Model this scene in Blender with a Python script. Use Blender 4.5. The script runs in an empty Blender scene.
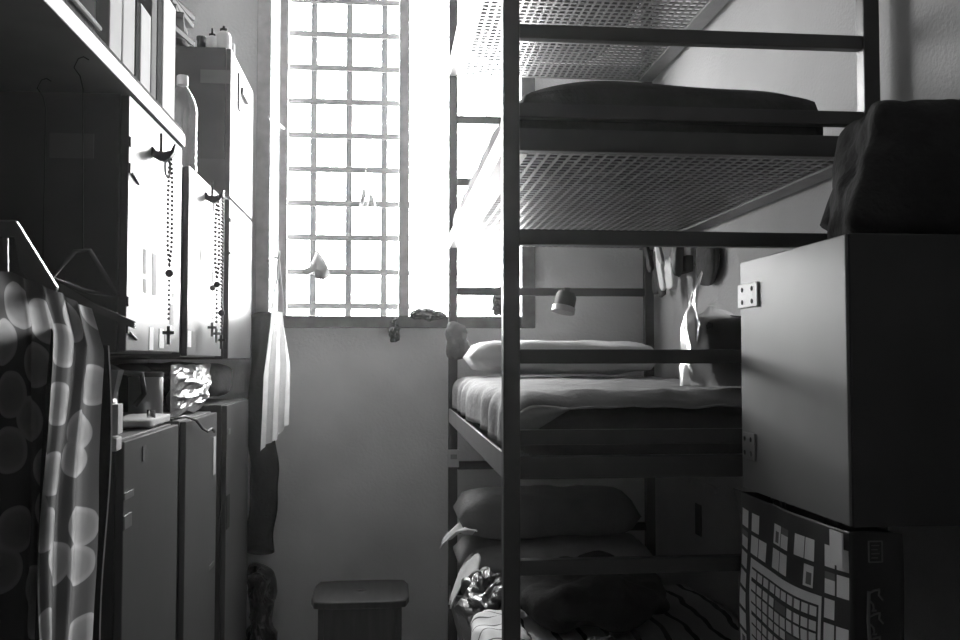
import bpy, bmesh, math, random
from mathutils import Vector, Matrix, noise, Euler
random.seed(7)
PI = math.pi
scene = bpy.context.scene
COL = scene.collection
BASE = {}                                   # world position of every object's origin

# ---------------------------------------------------------------- materials
def nt_new(name):
    m = bpy.data.materials.new(name); m.use_nodes = True
    nt = m.node_tree; nt.nodes.clear()
    out = nt.nodes.new('ShaderNodeOutputMaterial')
    return m, nt, out

def mat(name, grey, rough=.6, metal=0.0, spec=.5, var=.15, vscale=6.0, bump=.0, bscale=60.0, coat=0.0, stretch=None):
    """grey painted / woven surface: base grey broken up by noise, noise bump"""
    m, nt, out = nt_new(name)
    N = nt.nodes.new; L = nt.links.new
    b = N('ShaderNodeBsdfPrincipled'); L(b.outputs[0], out.inputs[0])
    tc = N('ShaderNodeTexCoord'); mp = N('ShaderNodeMapping'); L(tc.outputs['Object'], mp.inputs[0])
    if stretch: mp.inputs['Scale'].default_value = stretch
    no = N('ShaderNodeTexNoise'); no.inputs['Scale'].default_value = vscale; no.inputs['Detail'].default_value = 5
    L(mp.outputs[0], no.inputs['Vector'])
    mr = N('ShaderNodeMapRange'); mr.inputs[1].default_value = .3; mr.inputs[2].default_value = .7
    mr.inputs[3].default_value = grey*(1-var); mr.inputs[4].default_value = min(1, grey*(1+var))
    L(no.outputs[0], mr.inputs[0]); L(mr.outputs[0], b.inputs['Base Color'])
    b.inputs['Roughness'].default_value = rough; b.inputs['Metallic'].default_value = metal
    b.inputs['Specular IOR Level'].default_value = spec
    b.inputs['Coat Weight'].default_value = coat; b.inputs['Coat Roughness'].default_value = .25
    if bump:
        n2 = N('ShaderNodeTexNoise'); n2.inputs['Scale'].default_value = bscale; n2.inputs['Detail'].default_value = 3
        L(mp.outputs[0], n2.inputs['Vector'])
        bp = N('ShaderNodeBump'); bp.inputs['Strength'].default_value = bump; bp.inputs['Distance'].default_value = .01
        L(n2.outputs[0], bp.inputs['Height']); L(bp.outputs[0], b.inputs['Normal'])
    return m

def mat_stripes(name, light, dark, pitch, width, axis=0):
    m, nt, out = nt_new(name); N = nt.nodes.new; L = nt.links.new
    b = N('ShaderNodeBsdfPrincipled'); L(b.outputs[0], out.inputs[0]); b.inputs['Roughness'].default_value = .9
    tc = N('ShaderNodeTexCoord'); sp = N('ShaderNodeSeparateXYZ'); L(tc.outputs['Object'], sp.inputs[0])
    no = N('ShaderNodeTexNoise'); no.inputs['Scale'].default_value = 5; L(tc.outputs['Object'], no.inputs['Vector'])
    ma = N('ShaderNodeMath'); ma.operation = 'MULTIPLY_ADD'; ma.inputs[1].default_value = .06; L(no.outputs[0], ma.inputs[0]); L(sp.outputs[axis], ma.inputs[2])
    mo = N('ShaderNodeMath'); mo.operation = 'PINGPONG'; mo.inputs[1].default_value = pitch/2; L(ma.outputs[0], mo.inputs[0])
    lt = N('ShaderNodeMath'); lt.operation = 'LESS_THAN'; lt.inputs[1].default_value = width/2; L(mo.outputs[0], lt.inputs[0])
    mx = N('ShaderNodeMix'); mx.data_type = 'RGBA'
    mx.inputs[6].default_value = (light, light, light, 1); mx.inputs[7].default_value = (dark, dark, dark, 1)
    L(lt.outputs[0], mx.inputs[0]); L(mx.outputs[2], b.inputs['Base Color'])
    return m

def mat_circles(name, bg, rim, fill, scale):
    m, nt, out = nt_new(name); N = nt.nodes.new; L = nt.links.new
    b = N('ShaderNodeBsdfPrincipled'); L(b.outputs[0], out.inputs[0]); b.inputs['Roughness'].default_value = .8
    tc = N('ShaderNodeTexCoord'); vo = N('ShaderNodeTexVoronoi'); vo.voronoi_dimensions = '2D'
    vo.inputs['Scale'].default_value = scale; vo.inputs['Randomness'].default_value = .75
    L(tc.outputs['UV'], vo.inputs['Vector'])
    cr = N('ShaderNodeValToRGB'); e = cr.color_ramp.elements
    e[0].position = 0; e[0].color = (fill*.8,)*3+(1,)
    e[1].position = .42; e[1].color = (bg,)*3+(1,)
    a = cr.color_ramp.elements.new(.28); a.color = (fill,)*3+(1,)
    a = cr.color_ramp.elements.new(.36); a.color = (rim,)*3+(1,)
    a = cr.color_ramp.elements.new(.40); a.color = (rim,)*3+(1,)
    L(vo.outputs['Distance'], cr.inputs[0]); L(cr.outputs[0], b.inputs['Base Color'])
    tl = N('ShaderNodeBsdfTranslucent'); L(cr.outputs[0], tl.inputs[0])      # thin cotton lets light through
    mx = N('ShaderNodeMixShader'); mx.inputs[0].default_value = .75; L(b.outputs[0], mx.inputs[1]); L(tl.outputs[0], mx.inputs[2]); L(mx.outputs[0], out.inputs[0])
    return m

def mat_thin(name, alpha, trans_grey=1.0, body_grey=.9, gloss=.0, rough=.1, facing=False, translucent=True):
    """thin clear or milky plastic / glass: transparent mixed with translucent body and a Fresnel gloss"""
    m, nt, out = nt_new(name); N = nt.nodes.new; L = nt.links.new
    t = N('ShaderNodeBsdfTransparent'); t.inputs[0].default_value = (trans_grey,)*3+(1,)
    d = N('ShaderNodeBsdfTranslucent' if translucent else 'ShaderNodeBsdfDiffuse'); d.inputs[0].default_value = (body_grey,)*3+(1,)
    mx = N('ShaderNodeMixShader'); mx.inputs[0].default_value = alpha
    no = N('ShaderNodeTexNoise'); no.inputs['Scale'].default_value = 3.5; no.inputs['Detail'].default_value = 6
    tc = N('ShaderNodeTexCoord'); L(tc.outputs['Object'], no.inputs['Vector'])
    mr = N('ShaderNodeMapRange'); mr.inputs[1].default_value = .25; mr.inputs[2].default_value = .75
    mr.inputs[3].default_value = alpha*.8; mr.inputs[4].default_value = min(1, alpha*1.2); L(no.outputs[0], mr.inputs[0])
    L(mr.outputs[0], mx.inputs[0]); L(t.outputs[0], mx.inputs[1]); L(d.outputs[0], mx.inputs[2])
    g = N('ShaderNodeBsdfGlossy'); g.inputs['Roughness'].default_value = rough
    fr = N('ShaderNodeLayerWeight'); fr.inputs[0].default_value = gloss
    m2 = N('ShaderNodeMixShader'); L(fr.outputs['Fresnel'], m2.inputs[0]); L(mx.outputs[0], m2.inputs[1]); L(g.outputs[0], m2.inputs[2])
    L(m2.outputs[0] if gloss > 0 else mx.outputs[0], out.inputs[0])
    return m

M = {}
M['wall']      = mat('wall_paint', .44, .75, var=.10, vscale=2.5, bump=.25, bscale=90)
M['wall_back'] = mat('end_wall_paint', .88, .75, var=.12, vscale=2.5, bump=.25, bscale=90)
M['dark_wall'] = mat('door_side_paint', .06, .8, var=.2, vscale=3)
M['ceiling']   = mat('ceiling_paint', .40, .9, var=.08)
M['floor']     = mat('floor_tile', .45, .5, var=.25, vscale=8)
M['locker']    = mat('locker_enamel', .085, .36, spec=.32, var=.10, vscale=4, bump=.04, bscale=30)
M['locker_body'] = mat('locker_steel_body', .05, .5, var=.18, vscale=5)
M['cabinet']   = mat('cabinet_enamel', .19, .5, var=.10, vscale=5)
M['bed']       = mat('bed_enamel', .05, .40, var=.15, vscale=15, spec=.6)
M['bed_side']  = mat('bed_enamel_glare', .13, .35, var=.2, vscale=15, spec=.7)  # bed enamel copied lighter to carry the glare along the side rails
M['mesh']      = mat('galvanised_mesh', .20, .42, metal=.7, var=.15)
M['frame']     = mat('window_paint_glare', .45, .5, var=.2, vscale=20)  # the same window paint, lightened to stand in for glare
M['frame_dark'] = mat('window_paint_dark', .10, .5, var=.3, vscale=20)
M['bar']       = mat('bar_paint', .10, .55, var=.25, vscale=30)
M['board']     = mat('shelf_board', .15, .45, var=.12, vscale=9)
M['black']     = mat('black_plastic', .02, .5, spec=.3)
M['black_cloth'] = mat('black_cloth', .018, .9, var=.3, vscale=20, bump=.4, bscale=70)
M['dark_cloth'] = mat('dark_cloth', .05, .9, var=.3, vscale=14, bump=.5, bscale=60)
M['grey_cloth'] = mat('grey_cloth', .14, .9, var=.2, vscale=12, bump=.4, bscale=80)
M['mattress']  = mat('mattress_ticking', .09, .9, var=.2, vscale=12, bump=.3, bscale=80)
M['cover']     = mat('bed_cover_cloth', .27, .85, var=.08, vscale=9, bump=.5, bscale=22)
M['sheet']     = mat('bed_sheet', .55, .85, var=.08, vscale=9, bump=.5, bscale=22)
M['white_cloth'] = mat('white_cloth', .75, .85, var=.06, vscale=10, bump=.4, bscale=30)
M['towel']     = mat('towel_cloth', .66, .95, var=.1, vscale=30, bump=.6, bscale=180)
M['pillow_pale'] = mat('pillow_pale', .52, .9, var=.08, vscale=10, bump=.3, bscale=60)
M['pillow_grey'] = mat('pillow_grey', .24, .9, var=.1, vscale=10, bump=.3, bscale=60)
M['hinge_white'] = mat('hinge_enamel', .95, .5, var=.02)
M['white']     = mat('white_paper', .8, .6, var=.05)
M['file_white'] = mat('file_card', .82, .8, spec=.1, var=.10)
M['file_grey'] = mat('file_grey_card', .16, .8, spec=.1)
M['file_black'] = mat('file_black_card', .022, .95, spec=.05)
M['faint_label'] = mat('faint_label', .085, .7, var=.15)
M['paper_grey'] = mat('grey_paper', .4, .7, var=.12)
M['light_label'] = mat('faded_label', .42, .7, var=.15, vscale=20)
M['steel']     = mat('bright_steel', .6, .22, metal=1)
M['dull_steel'] = mat('dull_steel', .35, .4, metal=1)
M['foil']      = mat('foil', .28, .32, metal=1, var=.1, bump=.5, bscale=25)
M['shiny_black'] = mat('black_bin_plastic', .015, .12, spec=.8, bump=.3, bscale=20)
M['wood']      = mat('stool_wood', .055, .55, var=.25, vscale=5, stretch=(8, 1, 1))
M['stripes']   = mat_stripes('striped_blanket', .42, .03, .085, .018, 0)
M['plaid']     = mat_stripes('lined_cloth', .8, .12, .06, .006, 1)
M['circles']   = mat_circles('circle_print', .17, .55, .42, 13.0)
M['clear']     = mat_thin('clear_pane', .002, .97)
M['milky']     = mat_thin('glare_pane', .10, .97)  # milky share added to wash out the bars as lens glare does
M['bottle']    = mat_thin('clear_bottle', .05, .90, gloss=.5, rough=.18, translucent=False)
M['cap']       = mat('bottle_cap', .55, .4)
M['bagplastic'] = mat_thin('thin_white_plastic', .62, .85, .75, gloss=.15, rough=.3)
M['print_dark'] = mat('bag_dark_ground', .035, .5)
M['print_light'] = mat('bag_light_print', .85, .5)
M['print_mid'] = mat('bag_mid_print', .16, .5)
M['bead']      = mat('rosary_bead', .04, .4)
M['bead_white'] = mat('white_bead', .75, .4)
M['hanger']    = mat('hanger_plastic', .11, .25, spec=.7)
M['rust']      = mat('leaf_cloth', .25, .8, var=.3)

def translucent(m, f):
    nt = m.node_tree; b = next(n for n in nt.nodes if n.type == 'BSDF_PRINCIPLED'); out = next(n for n in nt.nodes if n.type == 'OUTPUT_MATERIAL')
    t = nt.nodes.new('ShaderNodeBsdfTranslucent'); x = nt.nodes.new('ShaderNodeMixShader'); x.inputs[0].default_value = f
    nt.links.new(b.inputs['Base Color'].links[0].from_socket, t.inputs[0])
    nt.links.new(b.outputs[0], x.inputs[1]); nt.links.new(t.outputs[0], x.inputs[2]); nt.links.new(x.outputs[0], out.inputs[0])
M['towel_thin'] = mat('thin_towel_cloth', .8, .95, var=.06, vscale=30, bump=.6, bscale=180); translucent(M['towel_thin'], .45)

# ---------------------------------------------------------------- mesh helpers
class MB:
    def __init__(s): s.bm = bmesh.new(); s.uv = s.bm.loops.layers.uv.new('UVMap')
    def quad(s, vs, mi=0):
        try: f = s.bm.faces.new(vs); f.material_index = mi; return f
        except ValueError: return None
    def box(s, x0, y0, z0, x1, y1, z1, rot=0, bev=0.0):
        c = Vector(((x0+x1)/2, (y0+y1)/2, (z0+z1)/2))
        return s.obox(c, (abs(x1-x0), abs(y1-y0), abs(z1-z0)), Matrix.Rotation(rot, 3, 'Z'), bev)
    def obox(s, c, size, R=None, bev=0.0):
        R = R or Matrix.Identity(3); c = Vector(c); h = [q/2 for q in size]
        t = bmesh.new()
        bmesh.ops.create_cube(t, size=1)
        for v in t.verts: v.co = Vector((v.co.x*size[0], v.co.y*size[1], v.co.z*size[2]))
        if bev: bmesh.ops.bevel(t, geom=t.edges[:], offset=min(bev, min(h)*.9), segments=2, affect='EDGES', profile=.6)
        for v in t.verts: v.co = R @ v.co + c
        s.merge(t); return s
    def merge(s, t):
        me = bpy.data.meshes.new('tmp'); t.to_mesh(me); t.free(); s.bm.from_mesh(me); bpy.data.meshes.remove(me)
    def cyl(s, p0, p1, r0, r1=None, seg=16, caps=True):
        r1 = r0 if r1 is None else r1
        p0 = Vector(p0); p1 = Vector(p1); d = (p1-p0).normalized()
        a = d.orthogonal().normalized(); b = d.cross(a)
        A = [s.bm.verts.new(p0+r0*(a*math.cos(2*PI*i/seg)+b*math.sin(2*PI*i/seg))) for i in range(seg)]
        B = [s.bm.verts.new(p1+r1*(a*math.cos(2*PI*i/seg)+b*math.sin(2*PI*i/seg))) for i in range(seg)]
        for i in range(seg): s.quad([A[i], A[(i+1) % seg], B[(i+1) % seg], B[i]])
        if caps: s.quad(A[::-1]); s.quad(B)
        return s
    def tube(s, pts, r, seg=8, closed=False):
        pts = [Vector(p) for p in pts]; n = len(pts); rings = []
        up = None
        for i, p in enumerate(pts):
            if closed: d = pts[(i+1) % n]-pts[i-1]
            else: d = pts[min(i+1, n-1)]-pts[max(i-1, 0)]
            d.normalize()
            if up is None: up = d.orthogonal().normalized()
            a = (up-d*up.dot(d)).normalized(); up = a; b = d.cross(a)
            rr = r[i] if isinstance(r, (list, tuple)) else r
            rings.append([s.bm.verts.new(p+rr*(a*math.cos(2*PI*k/seg)+b*math.sin(2*PI*k/seg))) for k in range(seg)])
        for i in range(n if closed else n-1):
            A = rings[i]; B = rings[(i+1) % n]
            for k in range(seg): s.quad([A[k], A[(k+1) % seg], B[(k+1) % seg], B[k]])
        if not closed: s.quad(rings[0][::-1]); s.quad(rings[-1])
        return s
    def lathe(s, prof, c, seg=24, axis=(0, 0, 1), ribs=None):
        c = Vector(c); d = Vector(axis).normalized(); a = d.orthogonal().normalized(); b = d.cross(a)
        rings = []
        for r, z in prof:
            r = max(r, 1e-4)
            rings.append([s.bm.verts.new(c+d*z+r*(a*math.cos(2*PI*k/seg)+b*math.sin(2*PI*k/seg))) for k in range(seg)])
        for A, B in zip(rings, rings[1:]):
            for k in range(seg): s.quad([A[k], A[(k+1) % seg], B[(k+1) % seg], B[k]])
        s.quad(rings[0][::-1]); s.quad(rings[-1])
        return s
    def prism(s, poly, o, ex, ey, ez, depth):
        """2-D polygon in (ex, ey) at o, extruded along ez"""
        o = Vector(o); ex = Vector(ex); ey = Vector(ey); ez = Vector(ez)
        A = [s.bm.verts.new(o+ex*x+ey*y) for x, y in poly]; B = [s.bm.verts.new(o+ex*x+ey*y+ez*depth) for x, y in poly]
        n = len(A)
        s.quad(A[::-1]); s.quad(B)
        for i in range(n): s.quad([A[i], A[(i+1) % n], B[(i+1) % n], B[i]])
        return s
    def sheet(s, fn, nu, nv, mi=None, closed_u=False, uvfn=None):
        V = [[s.bm.verts.new(Vector(fn(i/nu, j/nv))) for j in range(nv+1)] for i in range(nu if closed_u else nu+1)]
        for i in range(nu):
            for j in range(nv):
                i2 = (i+1) % len(V) if closed_u else i+1
                f = s.quad([V[i][j], V[i2][j], V[i2][j+1], V[i][j+1]], mi((i+.5)/nu, (j+.5)/nv) if mi else 0)
                if f and uvfn:
                    for l, (a, b) in zip(f.loops, ((i, j), (i+1, j), (i+1, j+1), (i, j+1))): l[s.uv].uv = uvfn(a/nu, b/nv)
        return s
    def soft(s, c, size, k=6, amp=.01, sc=6.0, div=14, R=None, seed=0, zcut=None, crump=0, shear=None):
        """rounded, wrinkled box: a superellipsoid with noise"""
        R = R or Matrix.Identity(3); c = Vector(c); t = bmesh.new(); off = Vector((seed*7.3, seed*3.1, seed*1.7))
        bmesh.ops.create_cube(t, size=2)
        bmesh.ops.subdivide_edges(t, edges=t.edges[:], cuts=div, use_grid_fill=True)
        for v in t.verts:
            p = v.co.copy()
            q = (abs(p.x)**k+abs(p.y)**k+abs(p.z)**k)**(1/k); p = p/q
            w = Vector((p.x*size[0]/2, p.y*size[1]/2, p.z*size[2]/2))
            if shear: w.x += shear*w.z
            n = noise.noise((w+off)*sc)+.5*noise.noise((w+off)*sc*2.3)
            if crump: n += crump*(abs(noise.noise((w+off)*sc*1.7))-.3)
            w += p.normalized()*n*amp
            v.co = R @ w + c
        if zcut is not None:
            bmesh.ops.delete(t, geom=[f for f in t.faces if f.calc_center_median().z < zcut], context='FACES')
        s.merge(t); return s
    def pillow(s, c, size, R=None, seed=0, amp=.012, n=22, lip=.0):
        R = R or Matrix.Identity(3); c = Vector(c); off = Vector((seed*5.1, seed*2.3, seed))
        def f(sign):
            def g(u, v):
                x = 2*u-1; y = 2*v-1
                e = max(0, (1-abs(x)**8)*(1-abs(y)**4.5))**.42
                pin = 1-.015*(1-x*x)*abs(y)-.015*(1-y*y)*abs(x)-.03*(abs(x*y))**4
                w = Vector((x*pin*size[0]/2, y*pin*size[1]/2, sign*e*size[2]/2))
                w.z += (noise.noise((w+off)*7)*amp+noise.noise((w+off)*18)*amp*.35)*(.2+e)
                return R @ w + c
            return g
        s.sheet(f(1), n, n); s.sheet(f(-1), n, n)
        bmesh.ops.remove_doubles(s.bm, verts=s.bm.verts[:], dist=.0008)
        return s
    def beads(s, pts, r):
        for p in pts:
            t = bmesh.new(); bmesh.ops.create_icosphere(t, subdivisions=1, radius=r, matrix=Matrix.Translation(Vector(p)))
            s.merge(t)
        return s
    def build(s, name, mats, parent=None, base=None, smooth=False, solid=0, bevel=0, recalc=True, flip=False):
        if recalc: bmesh.ops.recalc_face_normals(s.bm, faces=s.bm.faces[:])
        if parent is not None: pb = BASE[parent.name]
        if base is None:
            if parent is not None: base = pb
            else:
                xs = [v.co for v in s.bm.verts]
                base = Vector(((min(v.x for v in xs)+max(v.x for v in xs))/2, (min(v.y for v in xs)+max(v.y for v in xs))/2, min(v.z for v in xs)))
        base = Vector(base)
        for v in s.bm.verts: v.co -= base
        me = bpy.data.meshes.new(name); s.bm.to_mesh(me); s.bm.free()
        for m in (mats if isinstance(mats, (list, tuple)) else [mats]): me.materials.append(m)
        if smooth:
            for p in me.polygons: p.use_smooth = True
            if smooth != 'all':
                try: me.set_sharp_from_angle(angle=math.radians(40))
                except Exception: pass
        o = bpy.data.objects.new(name, me); COL.objects.link(o)
        if parent is not None: o.parent = parent; o.location = base-pb
        else: o.location = base
        BASE[o.name] = base
        if solid:
            md = o.modifiers.new('thickness', 'SOLIDIFY'); md.thickness = solid; md.offset = 0
        if bevel:
            md = o.modifiers.new('edges', 'BEVEL'); md.width = bevel; md.segments = 2; md.limit_method = 'ANGLE'
        return o

def tag(o, label=None, cat=None, group=None, kind=None):
    if label: o['label'] = label
    if cat: o['category'] = cat
    if group: o['group'] = group
    if kind: o['kind'] = kind
    return o
def thing(name, loc, label, cat, group=None):
    o = bpy.data.objects.new(name, None); COL.objects.link(o); o.location = loc; o.empty_display_size = .05
    BASE[o.name] = Vector(loc)
    return tag(o, label, cat, group)
def struct(mb, name, m, parent=None, **k):
    o = mb.build(name, m, parent, **k)
    if parent is None: o['kind'] = 'structure'
    return o
def bx(*a, **k): return MB().box(*a, **k)
def rotm(x=0, y=0, z=0): return Euler((x, y, z)).to_matrix()

# ---------------------------------------------------------------- the cell
XL, XR, YB, YN, ZC = -1.05, 1.20, 4.25, -1.3, 3.60
WX0, WX1, WZ0, WZ1 = -.585, .664, 1.535, 3.35      # window opening
struct(bx(XL-.2, YN-.2, -.1, XR+.2, YB+.3, 0), 'floor', M['floor'])
struct(bx(XL-.2, YN-.2, ZC, XR+.2, YB+.3, ZC+.12), 'ceiling', M['ceiling'])
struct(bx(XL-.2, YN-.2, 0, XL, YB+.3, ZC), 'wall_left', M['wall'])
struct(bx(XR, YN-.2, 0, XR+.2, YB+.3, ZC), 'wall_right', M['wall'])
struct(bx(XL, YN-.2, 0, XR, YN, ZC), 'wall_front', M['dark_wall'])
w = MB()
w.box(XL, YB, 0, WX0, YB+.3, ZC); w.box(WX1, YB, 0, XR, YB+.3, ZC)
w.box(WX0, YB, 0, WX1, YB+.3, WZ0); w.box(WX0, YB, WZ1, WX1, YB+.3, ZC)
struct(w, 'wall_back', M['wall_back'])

# window: outer frame, mullion, inner left leaf, panes, outside grille of bars
win = struct(MB().box(WX0, 4.205, WZ0, -.523, 4.275, WZ1, bev=.004), 'window_1', M['frame'], base=((WX0+WX1)/2, YB, WZ0))
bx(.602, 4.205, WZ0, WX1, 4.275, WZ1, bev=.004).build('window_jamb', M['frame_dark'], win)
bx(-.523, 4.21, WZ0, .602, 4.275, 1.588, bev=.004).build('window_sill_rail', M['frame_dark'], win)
bx(-.523, 4.21, 3.29, .602, 4.275, WZ1, bev=.004).build('window_head_rail', M['frame'], win)
bx(.046, 4.20, 1.588, .093, 4.27, 3.29, bev=.004).build('mullion', M['frame'], win)
bx(-.487, 4.23, 1.588, -.450, 4.262, 3.29, bev=.003).build('casement_stile', M['frame'], win)
bx(-.454, 4.244, 1.588, .052, 4.247, 3.29).build('pane', M['clear'], win)
bx(.087, 4.244, 1.588, .602, 4.247, 3.29).build('pane', M['milky'], win)
bx(-.523, 4.244, 1.588, -.479, 4.247, 3.29).build('pane', M['milky'], win)
GY = 4.36
gx0 = -.345; gp = .1622
for i in range(-1, 6):
    x = gx0+gp*i
    bx(x-.015, GY-.009, 1.54, x+.015, GY+.009, 3.35, bev=.003).build('bar', M['bar'], win)
gz0 = 1.637; gpz = .1575
for j in range(0, 11):
    z = gz0+gpz*j
    bx(-.585, GY-.022, z-.014, .664, GY-.009, z+.014, bev=.003).build('cross_bar', M['bar'], win)
MB().cyl((-.466, 4.24, 2.425), (-.51, 4.05, 2.43), .007, seg=8).build('window_stay', M['white'], win)

# little things hanging from the bars
def rag(name, pts, y, m, label, cat, seed=0, th=.004, cord=None):
    """small limp cloth: outline in x,z, with sag in depth"""
    mb = MB(); n = len(pts); cx = sum(p[0] for p in pts)/n; cz = sum(p[1] for p in pts)/n
    c = mb.bm.verts.new((cx, y-.02, cz)); ring = []; mid = []
    for i, (x, z) in enumerate(pts):
        ring.append(mb.bm.verts.new((x, y+.008*math.sin(i*2.1+seed), z)))
        mid.append(mb.bm.verts.new(((x+cx)/2, y-.013-.006*math.cos(i*1.7+seed), (z+cz)/2)))
    for i in range(n):
        j = (i+1) % n
        mb.quad([ring[i], ring[j], mid[j], mid[i]]); mb.quad([mid[i], mid[j], c])
    o = mb.build(name, m, smooth=True, solid=th)
    tag(o, label, cat)
    if cord:
        MB().tube([(x, y, z) for x, z in cord], .0018, 6).build('cord', M['white'], o)
    return o
rag('leaf_ornament', [(-.316, 1.885), (-.285, 1.84), (-.262, 1.795), (-.262, 1.765), (-.285, 1.748), (-.318, 1.752), (-.335, 1.78), (-.365, 1.765), (-.378, 1.785), (-.345, 1.815)],
    4.225, M['rust'], 'grey leaf-shaped scrap hanging low on the window bars above the towel', 'ornament', 1)
rag('fish_ornament', [(-.105, 2.18), (-.10, 2.13), (-.112, 2.085), (-.13, 2.08), (-.122, 2.125), (-.115, 2.16)],
    4.225, M['rust'], 'thin dark dangling charm of the pair tied high in the middle of the window bars', 'ornament', 2, cord=[(-.105, 2.18), (-.103, 2.245)])
rag('fish_ornament', [(-.085, 2.135), (-.072, 2.135), (-.056, 2.085), (-.066, 2.078), (-.098, 2.076), (-.09, 2.10)],
    4.225, M['rust'], 'pale wider charm of the pair tied high in the middle of the window bars', 'ornament', 3, cord=[(-.08, 2.135), (-.103, 2.245)])

# things along the window ledge
def crumple(name, c, size, m, label, cat, seed, amp=.02, k=2.5, sc=14, div=10, flat=True, R=None, group=None, crump=1.2):
    o = MB().soft(c, size, k=k, amp=amp, sc=sc, div=div, seed=seed, crump=crump, R=R).build(name, m, smooth=('all' if not flat else False))
    return tag(o, label, cat, group)
crumple('crumpled_rag', (.175, 4.205, 1.592), (.17, .06, .05), M['dark_cloth'], 'crumpled dark rag lying on the window ledge right of the mullion', 'rag', 3, amp=.013, sc=25)
crumple('hanging_rag', (.028, 4.185, 1.525), (.05, .035, .10), M['dark_cloth'], 'small dark rag dangling off the ledge at the foot of the mullion', 'rag', 5, amp=.01, sc=30)
crumple('crumpled_packet', (.50, 4.19, 1.655), (.07, .03, .13), M['dark_cloth'], 'dark crumpled packet on the ledge behind the bed end ladder', 'packet', 9, amp=.015, sc=30)

# ---------------------------------------------------------------- bunk bed
bed = thing('bunk_bed', (.72, 3.12, 0), 'tall dark steel multi-tier bunk bed standing along the right wall', 'bed')
PX = [(.262, .301), (1.136, 1.176)]; PY = [(2.13, 2.17), (4.075, 4.115)]
for x0, x1 in PX:
    for y0, y1 in PY:
        bx(x0, y0, 0, x1, y1, 3.2, bev=.004).build('post', M['bed'], bed)
TP = .757
DECK = 1.123
def deckz(t): return DECK+TP*(t-2)
guards = [(0, .052), (.078, .112), (.264, .297), (.539, .574)]
for t in (1, 2, 3, 4):
    z = deckz(t)
    for gi, (a, b) in enumerate(guards):
        if t == 4 and gi > 1: continue
        for (y0, y1), dz in zip(PY, (0, .012)):
            if gi == 1 and y0 > 3: continue
            bx(.301, y0+.006, z+a+dz, 1.136, y1-.006, z+b+dz, bev=.003).build('end_rail', M['bed'], bed)
    for sx in (-1, 1):
        mb = MB(); xo = .264 if sx < 0 else 1.173
        # angle section: upright web outside, wide flange carrying the mesh
        prof = [(0, 0), (.062, 0), (.062, .006), (.006, .006), (.006, .058), (0, .058)]
        mb.prism([(xo-sx*a_, z+b_) for a_, b_ in prof], (0, 2.17, 0), (1, 0, 0), (0, 0, 1), (0, 1, 0), 1.905)
        mb.build('side_rail', M['bed_side'], bed)
    # perforated steel deck: rows of oblong slots
    mb = MB(); nx, ny = 28, 55; X0, X1, Y0, Y1 = .326, 1.111, 2.172, 4.072; zt = z+.0115; th = .004
    px = (X1-X0)/nx; py = (Y1-Y0)/ny
    for i in range(nx):
        for j in range(ny):
            xa, ya = X0+px*i, Y0+py*j; xb, yb = xa+px, ya+py
            ix = px*.15; iy = py*.19
            o_ = [(xa, ya), (xb, ya), (xb, yb), (xa, yb)]
            n_ = [(xa+ix, ya+iy), (xb-ix, ya+iy), (xb-ix, yb-iy), (xa+ix, yb-iy)]
            for zz in (zt, zt-th):
                O = [mb.bm.verts.new((x, y, zz)) for x, y in o_]; Nn = [mb.bm.verts.new((x, y, zz)) for x, y in n_]
                for k in range(4):
                    f = [O[k], O[(k+1) % 4], Nn[(k+1) % 4], Nn[k]]
                    mb.quad(f if zz == zt else f[::-1])
                if zz == zt: top = Nn
                else:
                    for k in range(4): mb.quad([top[k], top[(k+1) % 4], Nn[(k+1) % 4], Nn[k]])
    mb.build('deck_mesh', M['mesh'], bed, recalc=False)

# ------------------------------------------------ bedding, tier by tier
def soft_obj(name, c, size, m, label, cat, k=8, amp=.008, sc=6, div=16, seed=0, shell=None, R=None, solid=0, shear=None, crump=0):
    o = MB().soft(c, size, k=k, amp=amp, sc=sc, div=div, seed=seed, zcut=shell, R=R, shear=shear, crump=crump).build(name, m, smooth='all', solid=solid)
    return tag(o, label, cat)
d4, d3, d2, d1 = (deckz(t)+.013 for t in (4, 3, 2, 1))
soft_obj('mattress', (.62, 3.1, d4+.082), (.58, 1.8, .13), M['mattress'], 'mattress seen through the perforated deck of the topmost bunk', 'mattress', seed=1)
# tier 3 : mattress with a rolled bedspread
soft_obj('mattress', (.685, 3.12, d3+.062), (.74, 1.84, .118), M['mattress'], 'dark mattress on the third bunk deck under a humped bedspread', 'mattress', seed=2, amp=.004)
mb = MB()
def spread3(u, v):
    a = -1.0+2.0*u; y = 2.185+1.86*v
    x = .68+.372*a*(1+.02*math.sin(9*v))
    hump = (max(0, 1-abs(a)**3.4))**.5
    endf = min(1, (v/.03))**.5 if v < .03 else 1
    z = d3+.064+(.062+.016*noise.noise((x*3, y*2.2, 1)))*hump*(.55+.45*endf)+.052
    if abs(a) > .985: z = d3+.079
    x += .006*noise.noise((x*9, y*7, 5))
    return (x, y, z)
mb.sheet(spread3, 40, 40)
def front3(u, v):
    p = Vector(spread3(u, 0)); z0 = d3+.03
    return (p.x, p.y-.004*math.sin(v*3.1), p.z*(1-v)+z0*v)
mb.sheet(front3, 40, 6)
tag(mb.build('bedspread', M['dark_cloth'], smooth='all', solid=.006), 'dark humped bedspread over the mattress of the third bunk', 'bedspread')
mb = MB()
def side3(u, v):
    y = 2.2+1.84*u; z = d3+.112-.09*v
    return (.290+.004*math.sin(y*19)+.006*noise.noise((y*6, z*12, 2))-.012*math.sin(v*3), y, z+.018*math.sin(2.2*u+.4)*(1-v))
mb.sheet(side3, 50, 8)
tag(mb.build('tucked_sheet', M['grey_cloth'], smooth='all', solid=.006), 'grey sheet edge tucked along the window-lit side of the third bunk', 'sheet')

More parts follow.
